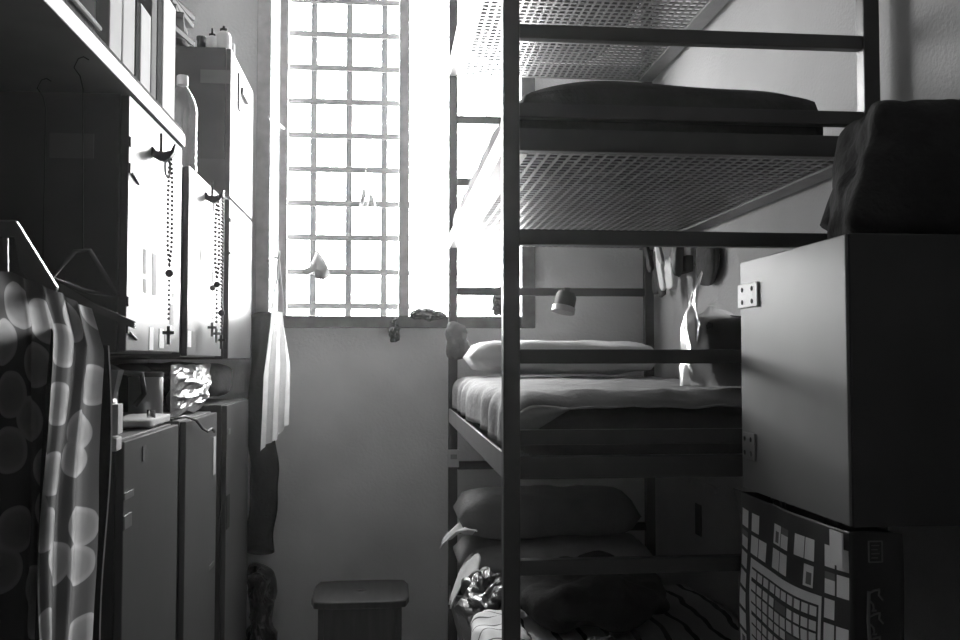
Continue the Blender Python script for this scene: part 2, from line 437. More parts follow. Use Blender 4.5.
# tier 2 : mattress, light bed cover, pillow
soft_obj('mattress', (.71, 3.13, d2+.073), (.74, 1.80, .14), M['mattress'], 'mattress of the second bunk mostly wrapped in a pale cover', 'mattress', seed=4, amp=.003)
mb = MB()
def cover2(u, v):
    # u runs from the wall side over the top and down the aisle side, v runs along the bed
    y = 2.195+1.86*v
    L1 = .76; s = u*(L1+.16)
    top = 1.318+.006*noise.noise((s*4, y*2.5, 0))
    if s < L1: x = 1.10-s; z = top
    else:
        a = min(1, (s-L1)/.08)*PI/2; x = 1.10-L1-.052*math.sin(a); z = top-.052*(1-math.cos(a))-max(0, s-L1-.08)
    drop = min(1, max(0, (s-L1+.02)/.12))
    x += drop*(.010*math.sin(y*21+2*math.sin(y*5))+.012*noise.noise((y*5, s*3, 3)))
    x = max(x, .273)
    if v < .05: z -= .035*(1-v/.05)**2
    z += .007*noise.noise((x*13, y*9, 7))
    return (x, y, z)
mb.sheet(cover2, 60, 80)
def cover2f(u, v):
    p = cover2(u, 0); lo = 1.295-.13*max(0, 1-u*0-max(0, (p[0]-.27)/.16))-.012*math.sin(p[0]*17); zz = p[2]*(1-v)+lo*v if p[2] > lo else p[2]
    return (p[0], p[1]-.012*math.sin(min(1, v*2)*PI/2)-.004*noise.noise((p[0]*14, v, 2)), zz)
mb.sheet(cover2f, 60, 8)
tag(mb.build('bed_cover', M['cover'], smooth='all', solid=.004), 'pale rumpled bed cover draped over the second bunk beside the window', 'bed cover')
pl = MB().pillow((.70, 3.83, 1.402), (.78, .42, .13), seed=2, R=rotm(0, 0, 0)).build('pillow', M['white_cloth'], smooth='all')
tag(pl, 'plump white pillow at the window end of the second bunk', 'pillow')

# tier 1 : striped blanket, pillows, heap, bags
soft_obj('mattress', (.735, 3.12, d1+.070), (.74, 1.84, .13), M['mattress'], 'mattress of the lowest bunk under the striped blanket', 'mattress', seed=5, amp=.003)
mb = MB()
def bl1(u, v):
    x = .30+.84*u; y = 2.20+1.35*v
    z = d1+.150+.03*max(0, noise.noise((x*4, y*3.4, 3)))+.035*max(0, u-.55)*2*(1-v)
    if u < .06: z -= .10*(1-u/.06)
    return (x, y, z)
mb.sheet(bl1, 40, 50)
tag(mb.build('striped_blanket', M['stripes'], smooth='all', solid=.008), 'grey blanket with narrow dark stripes spread on the lowest bunk', 'blanket')
tag(MB().pillow((.67, 3.84, d1+.222), (.80, .40, .135), seed=6).build('pillow', M['pillow_pale'], smooth='all'), 'lower paler pillow of the two stacked on the lowest bunk', 'pillow')
tag(MB().pillow((.64, 3.84, d1+.394), (.74, .38, .18), seed=8).build('pillow', M['pillow_grey'], smooth='all'), 'upper plumper pillow of the two stacked on the lowest bunk', 'pillow')
def flap(yc, wid, x0, z0, out_, drop, seed, tw):
    def f(u, v):
        y = yc+(u-.5)*wid*(1-.72*v)+.05*tw*v
        fold = .018*math.sin(u*8+seed)*(1-.4*v)+.012*noise.noise((u*5, v*4, seed))
        return (x0-out_*v+fold*.4, y, z0+fold-drop*v**1.4+.02*math.sin(v*3))
    return f
mb = MB(); mb.sheet(flap(3.72, .26, .335, .725, .125, .05, 1, -1), 18, 14)
tag(mb.build('loose_pillowcase', M['white_cloth'], smooth='all', solid=.004), 'loose white pillowcase end poking out over the side of the lowest bunk', 'pillowcase')
mb = MB(); mb.sheet(flap(3.50, .30, .335, .655, .105, .15, 4, -1), 18, 14)
tag(mb.build('loose_sheet', M['white_cloth'], smooth='all', solid=.004), 'pale sheet corner hanging below the loose pillowcase on the lowest bunk', 'sheet')
tag(MB().soft((.67, 3.10, d1+.25), (.48, .50, .15), k=2.3, amp=.065, sc=6, div=26, seed=3).build('dark_bundle', M['black_cloth'], smooth='all'),
    'dark heap of bunched clothing in the middle of the lowest bunk', 'clothing')
tag(MB().soft((.335, 3.22, d1+.205), (.15, .34, .14), k=2.4, amp=.045, sc=10, div=16, seed=12, crump=1.5).build('plastic_bag', M['foil']),
    'shiny crumpled silver plastic bag at the aisle edge of the lowest bunk', 'bag')
tag(MB().soft((.335, 2.83, d1+.20), (.16, .36, .09), k=2.6, amp=.03, sc=8, div=16, seed=21).build('lined_cloth', M['plaid'], smooth='all'),
    'pale lined cloth bunched beside the post on the lowest bunk', 'cloth')
crumple('crumpled_wrapper', (.60, 2.62, d1+.215), (.09, .07, .05), M['foil'], 'small crinkled wrapper lying on the striped blanket', 'wrapper', 31, amp=.015, sc=25)

# things on the posts of the bed
o = thing('tag_box', (.281, 4.065, .93), 'small white tag strapped low on the window-side bed post', 'tag')
bx(.258, 4.06, .93, .306, 4.073, 1.005, bev=.002).build('card', M['white'], o)
bx(.27, 4.056, .965, .298, 4.06, .985).build('print', M['paper_grey'], o)
crumple('tied_cloth', (.30, 4.05, 1.465), (.11, .05, .17), M['grey_cloth'], 'grey cloth tied around the far bed post above the white pillow', 'cloth', 14, amp=.02, sc=14, flat=False)

# reading lamp clipped under the far rail
lamp = thing('clip_lamp', (.765, 4.05, 1.60), 'small dark cup-shaped reading lamp clipped under the far bed rail', 'lamp')
ax = Vector((-.22, -.12, -.95)).normalized(); top = Vector((.772, 4.018, 1.682))
MB().lathe([(.012, -.004), (.040, 0), (.046, .02), (.047, .085), (.044, .085), (.040, .03)], top, axis=ax).build('shade', M['black'], lamp, smooth=True)
MB().lathe([(.048, .062), (.051, .064), (.051, .088), (.046, .089)], top, axis=ax).build('rim', M['dull_steel'], lamp, smooth=True)
bx(.762, 4.012, 1.678, .784, 4.079, 1.705).build('clip', M['black'], lamp)

# ---------------------------------------------------------------- right wall things
MB().box(1.196, 3.53, .715, 1.1995, 3.60, .835).build('wall_slot', M['black']).__setitem__('label', 'dark narrow slot cover on the right wall under the second bunk')
bpy.data.objects['wall_slot']['category'] = 'cover'
o = MB().box(1.185, 3.35, .905, 1.199, 3.90, .93).build('cable_trunking', M['light_label']); tag(o, 'pale strip of trunking along the right wall below the second bunk', 'trunking')

org = thing('wall_pocket', (1.198, 3.66, 1.70), 'cloth wall pocket holding packets on the right wall above the second bunk', 'pocket')
bx(1.180, 3.52, 1.76, 1.198, 3.82, 1.88, bev=.006).build('backing', M['paper_grey'], org)
bx(1.150, 3.54, 1.735, 1.180, 3.80, 1.80, bev=.006).build('pouch', M['dark_cloth'], org)
for c, size, rx, m, lab in [((1.140, 3.90, 1.765), (.03, .075, .19), .03, 'black', 'black slim packet hanging at the window end of the wall pocket'),
                            ((1.120, 3.78, 1.745), (.02, .085, .19), -.22, 'dark_cloth', 'dark tilted packet sticking down out of the wall pocket'),
                            ((1.095, 3.70, 1.775), (.02, .05, .22), -.42, 'white', 'white tilted packet crossing in front of the wall pocket'),
                            ((1.115, 3.62, 1.735), (.03, .09, .13), -.1, 'white', 'white short packet at the cabinet end of the wall pocket'),
                            ((1.125, 3.575, 1.80), (.04, .07, .16), .35, 'black', 'black upright pouch at the top of the wall pocket'),
                            ((1.085, 3.84, 1.825), (.02, .045, .16), -.62, 'black', 'black strip leaning across the top of the wall pocket'),
                            ((1.080, 3.66, 1.835), (.015, .03, .14), -.55, 'paper_grey', 'grey thin strip leaning across the top of the wall pocket')]:
    R = Matrix.Rotation(rx, 3, 'X')
    o = MB().soft(c, size, k=5, amp=.006, sc=20, div=6, seed=int(c[1]*100), R=R).build('packet', M[m]); tag(o, lab, 'packet', 'packets in the wall pocket')
o = MB().soft((1.172, 3.36, 1.76), (.05, .20, .19), k=2.4, amp=.012, sc=9, div=10, seed=8).build('packet_shadow', M['dark_cloth'], smooth='all'); tag(o, 'dark round form standing in for the shadow of the packets on the wall', 'pouch')  # dark form added where the packets would cast their shadow

# white plastic bag standing on the second bunk
bag = thing('carrier_bag', (.86, 2.33, 1.325), 'thin white plastic carrier bag standing on the second bunk by the cabinet', 'bag')
mb = MB()
def bagf(u, v):
    a = 2*PI*u; rx = .125*(1-.16*v); ry = .10*(1-.25*v)
    lift = max(0, math.cos(2*(a-PI*.98)))**5
    zt = .185+.105*lift+.015*math.sin(5*a)
    z = 1.330+zt*v
    k = 1+.05*noise.noise((math.cos(a)*3, math.sin(a)*3, v*4))+(-.35*lift*max(0, v-.55)/.45)
    x = .868+rx*k*math.copysign(abs(math.cos(a))**.8, math.cos(a)); y = 2.33+ry*k*math.copysign(abs(math.sin(a))**.8, math.sin(a))
    return (x+.012*noise.noise((a*3, v*6, 2)), y, z)
mb.sheet(bagf, 48, 26, closed_u=True)
mb.build('bag_skin', M['bagplastic'], bag, smooth='all')
MB().soft((.878, 2.335, 1.418), (.205, .16, .175), k=6, amp=.008, sc=12, div=10, seed=4).build('contents', M['black_cloth'], bag, smooth='all')

# ---------------------------------------------------------------- wall cabinet on the right
CY0, CY1, CZ0, CZ1, CX = 1.575, 2.075, 1.105, 1.620, .80
cab = thing('wall_cabinet', (1.0, 1.82, CZ0), 'grey steel wall cabinet in the right foreground in front of the bunk end', 'cabinet')
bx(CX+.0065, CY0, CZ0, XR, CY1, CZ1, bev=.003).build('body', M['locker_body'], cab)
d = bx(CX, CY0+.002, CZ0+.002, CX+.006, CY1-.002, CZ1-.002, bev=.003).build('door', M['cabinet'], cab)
def hinge(z0, z1, y0, y1, m, hm):
    h = bx(CX-.005, y0, z0, CX-.0005, y1, z1, bev=.002).build('hinge', m, d)
    for yy in (y0+(y1-y0)*.25, y0+(y1-y0)*.75):
        for zz in (z0+(z1-z0)*.24, z0+(z1-z0)*.76):
            MB().lathe([(.001, 0), (.0055, .001), (.0055, .003)], (CX-.0072, yy, zz), seg=10, axis=(1, 0, 0)).build('screw', hm, h)
hinge(1.512, 1.566, 1.965, 2.078, M['hinge_white'], M['black'])
hinge(1.175, 1.235, 1.99, 2.06, M['cabinet'], M['steel'])

# jacket dumped on the cabinet
jk = thing('jacket', (1.05, 1.8, CZ1), 'dark bulky jacket dumped on top of the wall cabinet', 'jacket')
mb = MB()
mb.soft((1.045, 1.77, 1.757), (.27, .33, .275), k=7, amp=.026, sc=8, div=30, seed=11, shear=.20, R=rotm(0, 0, -.30))
mb.build('body', M['black_cloth'], jk, smooth='all')
mb = MB(); mb.tube([(1.12, 1.93, 1.885), (1.085, 2.0, 1.86), (1.055, 2.02, 1.80), (1.03, 2.025, 1.74), (1.012, 2.025, 1.69)], [.042, .046, .044, .042, .042], seg=14)
mb.build('sleeve', M['black_cloth'], jk, smooth='all')
MB().soft((1.00, 1.985, 1.665), (.03, .02, .03), k=2, amp=.002, div=4).build('buckle', M['steel'], jk, smooth='all')

# printed shopping bag under the cabinet
pb = thing('shopping_bag', (.84, 1.83, .55), 'large dark shopping bag with a calendar-grid print hanging under the wall cabinet', 'bag')
def pface(u, t):
    # u : far edge (0) -> near edge (1);  t : metres below the top
    y = 2.075-.50*u+.03*math.sin(min(t, .5)*3)*(1-u)
    sag = .022*math.sin(PI*u)
    return (.800-.012*math.sin(PI*u)*min(1, t*5)-.005*noise.noise((u*4, t*6, 0)), y, 1.098-t-sag*min(1, .2+t*4))
def pcell(u, v):
    t = v*.55
    def inn(a, b, x): return a <= x <= b
    if t < .032: return 0
    if inn(.145, .80, u) and t > .128:                         # inner calendar sheet
        if u < .165 or u > .78 or t < .142: return 1
        c = (u-.165)/.615*5; r = (t-.148)/.024
        fc, fr = c % 1, r % 1
        if t < .148 or fr > .76: return 0
        if fc > .90: return 0
        if (int(c)*7+int(r)*3) % 13 == 4: return 2
        if abs(fc-.45) < .06 and fr < .76: return 2
        return 1
    rows = [(.034, .073), (.080, .118), (.128, .160), (.168, .205), (.212, .25), (.258, .295), (.303, .34), (.348, .385), (.392, .43), (.437, .475), (.482, .52)]
    cols = [(.02, .10), (.14, .21), (.22, .29), (.36, .43), (.44, .51), (.575, .65), (.66, .735), (.82, .89), (.905, .985)]
    for ri, (a, b) in enumerate(rows):
        if inn(a, b, t):
            for ci, (p, q) in enumerate(cols):
                if inn(p, q, u):
                    if ri > 1 and 0 < ci < 7: return 0
                    if (ri*3+ci*5) % 9 == 1: return 0
                    fu = (u-p)/(q-p); ft = (t-a)/(b-a)
                    key = (ri*5+ci*3) % 7
                    if key == 2 and .3 < fu < .8 and .3 < ft < .85: return 2
                    if key == 5 and ft < .35: return 2
                    return 1
    return 0
mb = MB(); mb.sheet(lambda u, v: pface(u, v*.55), 150, 130, mi=pcell)
mb.build('printed_face', [M['print_dark'], M['print_light'], M['print_mid']], pb, smooth='all', solid=.003)
mb = MB()
def gus(u, v):
    t = v*.55; p = pface(1, t); return (p[0]+.095*u, p[1]+.012*math.sin(PI*u), p[2]-.004*u)
mb.sheet(gus, 12, 24); mb.build('gusset', M['print_dark'], pb, smooth='all', solid=.003)
mb = MB()
def gus2(u, v):
    t = v*.55; p = pface(0, t); return (p[0]+.095*u, p[1]-.012*math.sin(PI*u), p[2]-.004*u)
mb.sheet(gus2, 12, 24); mb.build('gusset', M['print_dark'], pb, smooth='all', solid=.003)
mb = MB(); mb.sheet(lambda u, v: (.895, 2.07-.49*u, 1.09-v*.55), 12, 12); mb.build('back_face', M['print_dark'], pb, solid=.003)
mb = MB()      # faint outlined square and curly script up the gusset
sq = [(.823, 1.556, 1.085), (.847, 1.556, 1.085), (.847, 1.556, 1.05), (.823, 1.556, 1.05)]
for a, b in zip(sq, sq[1:]+sq[:1]): mb.tube([a, b], .0014, 6)
for i in range(4): mb.tube([(.828, 1.556, 1.078-.007*i), (.842-.003*(i % 2), 1.556, 1.078-.007*i)], .0009, 5)
for k in range(3):
    cz = .985-.04*k
    mb.tube([(.835+.012*math.cos(a*.5)-.006*math.sin(a*1.5), 1.556, cz+.018*math.sin(a*.5)) for a in range(0, 11)], .0018, 6)
mb.tube([(.822, 1.556, 1.0), (.820, 1.556, .95), (.823, 1.556, .90)], .003, 6)
mb.build('emblem', M['print_mid'], pb)
bx(.786, 1.578, 1.035, .789, 1.625, 1.095, bev=.001).build('tab', M['white'], pb)
for yy in (1.70, 1.95): MB().tube([(.83, yy-.04, 1.06), (.83, yy-.03, 1.095), (.83, yy, 1.103), (.83, yy+.03, 1.095), (.83, yy+.04, 1.06)], .004, 6).build('handle', M['black'], pb, smooth='all')
mb = MB()
mb.sheet(lambda u, v: (.80+.02*v, 2.075+.055*u*(1-v)+.002, 1.098-.11*v-.012*u*v), 8, 8)
mb.build('corner_flap', M['print_dark'], pb, solid=.003)

# ---------------------------------------------------------------- lockers on the left
XF = -.58
def locker(y0, y1, z0, z1, name, label, latch=None):
    t = thing(name, ((XF+XL)/2, (y0+y1)/2, z0), label, 'locker')
    bx(XL+(.03 if z0 < .1 else .001), y0, z0, XF-.02, y1, z1, bev=.003).build('body', M['locker_body'], t)
    dd = bx(XF-.018, y0+.002, z0+.003, XF, y1-.002, z1-.003, bev=.003).build('door', M['locker'], t)
    return t, dd
def plate(dd, name, y0, z0, y1, z1, m, th=.003):
    return bx(XF, y0, z0, XF+th, y1, z1).build(name, m, dd)
G = None
U1, D1 = locker(2.155, 2.70, 1.412, 1.993, 'upper_locker', 'grey upper locker nearest the camera, under the shelf board, with one rosary on its door')
U2, D2 = locker(2.795, 3.36, 1.403, 1.965, 'upper_locker', 'grey upper locker in the middle of the left row, with a water bottle on top')
U3, D3 = locker(3.50, 4.085, 1.395, 1.985, 'upper_locker', 'grey upper locker nearest the window, beneath the raised top locker')
U4, D4 = locker(3.50, 4.085, 1.990, 2.545, 'upper_locker', 'raised topmost locker beside the window with white bottles on top')
L1, E1 = locker(2.155, 2.70, 0, 1.218, 'lower_locker', 'tall lower locker nearest the camera beside the printed garment')
L2, E2 = locker(2.795, 3.295, 0, 1.218, 'lower_locker', 'tall lower locker in the middle of the left row below the foil bag')
L3, E3 = locker(3.49, 4.03, 0, 1.230, 'lower_locker', 'tall lower locker at the window end beside the dark hanging trousers')
# hooks (a stub and a boat-shaped plate), hinges, stickers
def hook(dd, y, z):
    mb = MB(); mb.cyl((XF+.020, y, z+.012), (XF+.020, y, z+.058), .004, seg=8)
    mb.prism([(0, .022), (.004, .022), (.010, .012), (.030, .010), (.046, .014), (.054, .030), (.058, .030), (.054, .010), (.044, -.004), (.030, -.012), (.016, -.010), (.0, .0)], (XF, y-.012, z), (1, 0, 0), (0, 0, 1), (0, 1, 0), .024)
    return mb.build('hook', M['black'], dd)
hook(D1, 2.37, 1.897); hook(D2, 3.05, 1.905)
for dd, y, z in ((D1, 2.158, 1.875), (D1, 2.158, 1.515)):
    for zz in (z, z-.06): bx(XF, y, zz, XF+.004, y+.012, zz+.022).build('hinge_pin', M['black'], dd)
    MB().tube([(XF+.003, y+.02, z-.058), (XF+.003, y+.075, z-.072)], .003, 6).build('hinge', M['black'], dd)
for y0, z0, y1, z1, m in ((2.295, 1.60, 2.325, 1.66, 'paper_grey'), (2.38, 1.555, 2.425, 1.66, 'paper_grey'), (2.30, 1.555, 2.33, 1.59, 'light_label'),
                          (2.36, 1.42, 2.40, 1.475, 'white'), (2.46, 1.425, 2.51, 1.475, 'white'), (2.575, 1.49, 2.62, 1.545, 'paper_grey'), (2.60, 1.565, 2.63, 1.575, 'paper_grey')):
    plate(D1, 'sticker', y0, z0, y1, z1, M[m], .001)
for y0, z0, y1, z1, m in ((2.80, 1.432, 2.85, 1.48, 'white'), (2.97, 1.70, 3.0, 1.74, 'light_label')):
    plate(D2, 'sticker', y0, z0, y1, z1, M[m], .001)
bx(XF+.001, 3.70, 2.43, XF+.014, 3.86, 2.455).build('handle', M['black'], D4)
bx(XF, 3.66, 2.36, XF+.006, 3.70, 2.50).build('latch', M['black'], D4)
bx(XF, 3.505, 1.90, XF+.004, 3.60, 1.915).build('latch', M['black'], D3); bx(XF, 3.505, 1.78, XF+.004, 3.55, 1.79).build('latch', M['black'], D3)
bx(-.69, 3.4985, 2.41, -.585, 3.5, 2.46).build('label_strip', M['file_grey'], U4)
bx(-.70, 3.4985, 2.0, -.595, 3.5, 2.13).build('label_strip', M['faint_label'], U4)
bx(-.75, 2.1535, 1.845, -.655, 2.155, 1.90).build('label_strip', M['faint_label'], U1)
for dd, y0, z0, y1, z1, m in ((E1, 2.16, 1.085, 2.235, 1.10, 'dull_steel'), (E1, 2.16, 1.02, 2.22, 1.05, 'dull_steel'), (E1, 2.31, 1.155, 2.34, 1.19, 'file_grey'),
                              (E2, 3.22, 1.01, 3.265, 1.135, 'light_label'), (E2, 3.18, .705, 3.26, .72, 'dull_steel'), (E3, 3.50, .78, 3.56, .90, 'black'), (E3, 3.52, 1.12, 3.56, 1.14, 'dull_steel')):
    plate(dd, 'latch', y0, z0, y1, z1, M[m], .0025)

# rosaries
def rosary(x, y, z, drop, w, m, label, r=.0055, tail=.09, cross=None, m2=None):
    t = thing('rosary', (x, y, z-drop), label, 'rosary', 'rosaries hanging on the locker doors')
    pts = []; n = int(drop/(r*2.5))
    for i in range(n):
        f = i/n; ww = w*(min(1, .35+f*2) if f < .8 else (1-f)*5)
        pts.append((x-ww/2, y+.004*f, z-drop*f)); pts.append((x+ww/2, y-.004, z-drop*f-.004))
    MB().beads(pts, r).build('beads', m, t, smooth='all')
    MB().lathe([(.001, 0), (.010, .002), (.010, .006), (.001, .008)], (x, y-.004, z-drop-.012), seg=12, axis=(0, 1, 0)).build('medal', m2 or m, t, smooth=True)
    MB().beads([(x, y, z-drop-.03-i*r*2.6) for i in range(int(tail/(r*2.6)))], r*.9).build('pendant_beads', m, t, smooth='all')
    zz = z-drop-.032-tail
    mb = MB(); mb.box(x-.004, y-.003, zz-.045, x+.004, y+.003, zz); mb.box(x-.014, y-.003, zz-.020, x+.014, y+.003, zz-.012)
    mb.build('crucifix', cross or m, t)
rosary(-.536, 2.37, 1.905, .285, .011, M['bead'], 'dark rosary alone on the door of the nearest upper locker', r=.0045, tail=.11, cross=M['dull_steel'])
rosary(-.541, 3.045, 1.915, .27, .012, M['bead'], 'thick dark rosary on the hook of the middle upper locker', r=.0055, tail=.12, cross=M['bead_white'])
rosary(-.556, 3.055, 1.905, .27, .006, M['dull_steel'], 'thin grey-beaded rosary nearest the door of the middle upper locker', r=.003, tail=.09)
rosary(-.527, 3.05, 1.915, .36, .005, M['bead'], 'longest narrow rosary at the outer tip of the middle locker hook', r=.0045, tail=.05)
o = MB()
for k in range(3):
    o.tube([(XF+.034+.003*k+.006*math.cos(a), 2.37-.004*k, 1.875+.026*math.sin(a)-.004*k) for a in [2*PI*i/16 for i in range(16)]], .0012, 6, closed=True)
tag(o.build('hanging_threads', M['paper_grey']), 'loop of thin threads on the hook of the nearest locker', 'cord')

# shelf board above the first locker
tag(bx(-.98, .87, 2.0335, -.579, 2.70, 2.0445).build('shelf_liner', M['black_cloth']), 'thin dark liner lying on the shelf board beneath the files', 'liner')
tag(bx(XL, .85, 1.998, -.575, 2.715, 2.033, bev=.003).build('shelf_board', M['board']), 'long pale-edged shelf board laid over the nearest upper locker', 'shelf board')
# files on the board
def bookf(y0, y1, h, m, label, name='box_file', depth=.26, x=-.592, tilt=0):
    o = thing(name, (x-depth/2, (y0+y1)/2, 2.046), label, 'file' if name != 'book' else 'book', 'files along the shelf board')
    bx(x-depth, y0, 2.047, x, y1, 2.047+h, bev=.004).build('cover', m, o)
    return o
f = bookf(2.04, 2.132, .36, M['file_white'], 'wide white box file beside the black case on the shelf board')
f = bookf(2.14, 2.240, .205, M['file_white'], 'short white box file second from the black case')
f = bookf(2.246, 2.284, .20, M['file_black'], 'thin black file between two short white ones on the shelf board')
f = bookf(2.290, 2.386, .205, M['file_white'], 'short white box file just right of the thin black one')
f = bookf(2.392, 2.446, .36, M['file_grey'], 'grey ring file between white and black ones on the shelf board')
f = bookf(2.452, 2.505, .36, M['file_black'], 'tall black file beside the last white one on the shelf board')
f = bookf(2.512, 2.655, .325, M['file_white'], 'last wide white box file at the window end of the shelf board')
crumple('soft_pouch', (-.68, 2.26, 2.285), (.16, .22, .07), M['black_cloth'], 'dark soft pouch lying on top of the short white files', 'pouch', 4, amp=.012, sc=10, flat=False)
cs = thing('briefcase', (-.70, 1.78, 2.047), 'black case standing at the near end of the white files', 'case')
bx(-.80, 1.50, 2.049, -.60, 2.0, 2.36, bev=.03).build('shell', M['file_black'], cs, smooth=True)
MB().tube([(-.592, 1.50, 2.075), (-.592, 1.97, 2.075)], .006, 8).build('piping', M['paper_grey'], cs)

# bottle on the middle locker
bt = thing('water_bottle', (-.650, 2.98, 1.966), 'empty clear plastic water bottle on top of the middle upper locker', 'bottle')
prof = [(.02, 0), (.040, .004), (.044, .015)]
for k in range(6): prof += [(.0445, .03+k*.022), (.0415, .041+k*.022)]
prof += [(.0445, .165), (.043, .20), (.0445, .215), (.043, .235), (.036, .265), (.024, .292), (.0145, .308), (.0140, .325)]
prof = [(r*1.06, z*.9) for r, z in prof]
MB().lathe(prof, (-.642, 2.98, 1.967), seg=28).build('bottle_body', M['bottle'], bt, smooth='all')
MB().lathe([(.0165, .283), (.0175, .285), (.0175, .311), (.015, .314)], (-.642, 2.98, 1.967), seg=20).build('cap', M['cap'], bt, smooth=True)

# bottles on the topmost locker
def squeeze(x, y, r, h, label, z=2.546, noz=.02, m='white', name='squeeze_bottle'):
    t = thing(name, (x, y, z), label, 'bottle', 'bottles on the topmost locker')
    MB().lathe([(r*.9, 0), (r, .006), (r, h*.72), (r*.85, h*.86), (r*.45, h*.95), (r*.42, h)], (x, y, z+.001), seg=20).build('bottle_body', M[m], t, smooth=True)
    MB().lathe([(r*.55, h*.94), (r*.55, h*1.06), (r*.2, h*1.10), (r*.16, h*1.10+noz), (r*.05, h*1.12+noz)], (x, y, z+.001), seg=14).build('nozzle', M['black'], t, smooth=True)
squeeze(-.660, 3.56, .023, .062, 'small white bottle with black nozzle, left one on the topmost locker')
squeeze(-.618, 3.56, .027, .082, 'bigger white bottle with black cap, right one on the topmost locker', noz=.008)
squeeze(-.648, 3.66, .015, .066, 'slim bottle behind and between the two white ones on the topmost locker', noz=.012)
o = MB().lathe([(.016, 0), (.016, .042), (.018, .042), (.018, .054), (.004, .056)], (-.700, 3.56, 2.547), seg=16).build('dark_jar', M['black'], smooth=True); tag(o, 'small dark jar left of the white bottles on the topmost locker', 'jar')
o = MB().lathe([(.010, 0), (.010, .04), (.008, .046)], (-.592, 3.60, 2.547), seg=12).build('pill_tube', M['white'], smooth=True); tag(o, 'tiny white tube at the front edge of the topmost locker', 'tube')
tag(MB().soft((-.89, 3.68, 2.590), (.28, .28, .07), k=3, amp=.02, sc=8, div=12, seed=2).build('folded_cloth', M['dark_cloth'], smooth='all'), 'dark folded cloth beneath the magazines on the topmost locker', 'cloth')
for k in range(5):
    o = thing('magazine', (-.87, 3.68, 2.638+.026*k), ['bottom', 'second lowest', 'middle', 'second highest', 'top'][k]+' magazine of the pile on the topmost locker', 'magazine', 'magazines piled on the topmost locker')
    MB().obox((-.905+.008*(k % 2), 3.67, 2.652+.026*k), (.22, .29, .020), rotm(0, .03, .12*((k*3) % 4-1.5)), .002).build('pages', M['file_grey'], o)
    MB().obox((-.905+.008*(k % 2), 3.67, 2.6632+.026*k), (.222, .292, .002), rotm(0, .03, .12*((k*3) % 4-1.5))).build('cover', M['file_black'], o)

# ------------------------------------------------ clutter between upper and lower lockers
ZT = 1.2195
pot = thing('coffee_pot', (-.70, 2.40, ZT), 'dark stovetop coffee pot with pale funnel top on the nearest lower locker', 'coffee pot')
MB().lathe([(.046, 0), (.048, .01), (.036, .062), (.036, .068)], (-.70, 2.40, ZT+.001), seg=10).build('boiler', M['dull_steel'], pot)
MB().lathe([(.036, .068), (.033, .08), (.050, .150), (.047, .150), (.02, .165), (.006, .168), (.008, .18)], (-.70, 2.40, ZT+.001), seg=10).build('upper_chamber', M['dull_steel'], pot)
MB().tube([(-.66, 2.43, ZT+.145), (-.62, 2.455, ZT+.14), (-.615, 2.46, ZT+.09), (-.635, 2.45, ZT+.06)], .007, 8).build('handle', M['black'], pot, smooth='all')
def can(x, y, r, h, m, label, name, cat, lid=None):
    t = thing(name, (x, y, ZT), label, cat)
    MB().lathe([(r*.96, 0), (r, .004), (r, h-.004), (r*.96, h)], (x, y, ZT+.001), seg=24).build('can_body', m, t, smooth=True)
    if lid: MB().lathe([(r*1.03, h), (r*1.03, h+.012), (r*.9, h+.016)], (x, y, ZT+.001), seg=24).build('lid', lid, t, smooth=True)
can(-.70, 2.82, .048, .125, M['dull_steel'], 'dark metal canister right of the coffee pot on the lower lockers', 'canister', 'canister', M['black'])
can(-.76, 2.60, .042, .105, M['black'], 'black tin between the coffee pot and the metal canister', 'tin', 'tin', M['dull_steel'])
can(-.615, 2.535, .011, .045, M['steel'], 'tiny shiny jar in front of the black tin', 'small_jar', 'jar')
tr = thing('folded_napkin', (-.655, 2.60, ZT), 'pale folded cloth lying along the lower locker edge before the canister', 'napkin')
MB().soft((-.65, 2.585, ZT+.014), (.10, .27, .026), k=6, amp=.006, sc=14, div=10, seed=3).build('cloth', M['sheet'], tr, smooth='all')
fb = MB()
def foilf(sgn):
    def f(u, v):
        y = 2.93+.66*u*(.72+.28*v); z = ZT+.004+.155*v
        bul = sgn*.05*(math.sin(PI*u)*math.sin(PI*min(1, .1+v*.9)))
        n = .028*(abs(noise.noise((u*5, v*4, sgn)))+.5*abs(noise.noise((u*11, v*9, sgn*2))))
        return (-.655+bul*.7+(n if sgn > 0 else -n)*min(1, 6*min(u, 1-u, v+.05, 1.05-v)), y, z+.012*noise.noise((u*4, v*4, 9)))
    return f
fb.sheet(foilf(1), 26, 16); fb.sheet(foilf(-1), 26, 16)
tag(fb.build('foil_bag', M['foil']), 'crinkled shiny foil bag standing on the middle lower locker', 'bag')
o = MB().tube([(-.60, 2.70, ZT+.008), (-.585, 2.80, ZT+.012), (-.568, 2.88, ZT-.005), (-.562, 2.95, ZT-.035), (-.562, 3.03, ZT-.05), (-.562, 3.10, ZT-.045), (-.563, 3.15, ZT-.06)], .004, 8).build('cable', M['black'], smooth='all')
tag(o, 'short black cable drooping over the edge of the lower lockers', 'cable')
o = thing('paper_carton', (-.60, 2.08, ZT-.02), 'pale printed carton hooked at the corner of the nearest lower locker', 'carton')
bx(-.625, 2.085, 1.235, -.578, 2.145, 1.30, rot=.1, bev=.002).build('box', M['light_label'], o)
bx(-.624, 2.084, 1.20, -.580, 2.146, 1.228, rot=.1, bev=.002).build('bracket', M['light_label'], o)

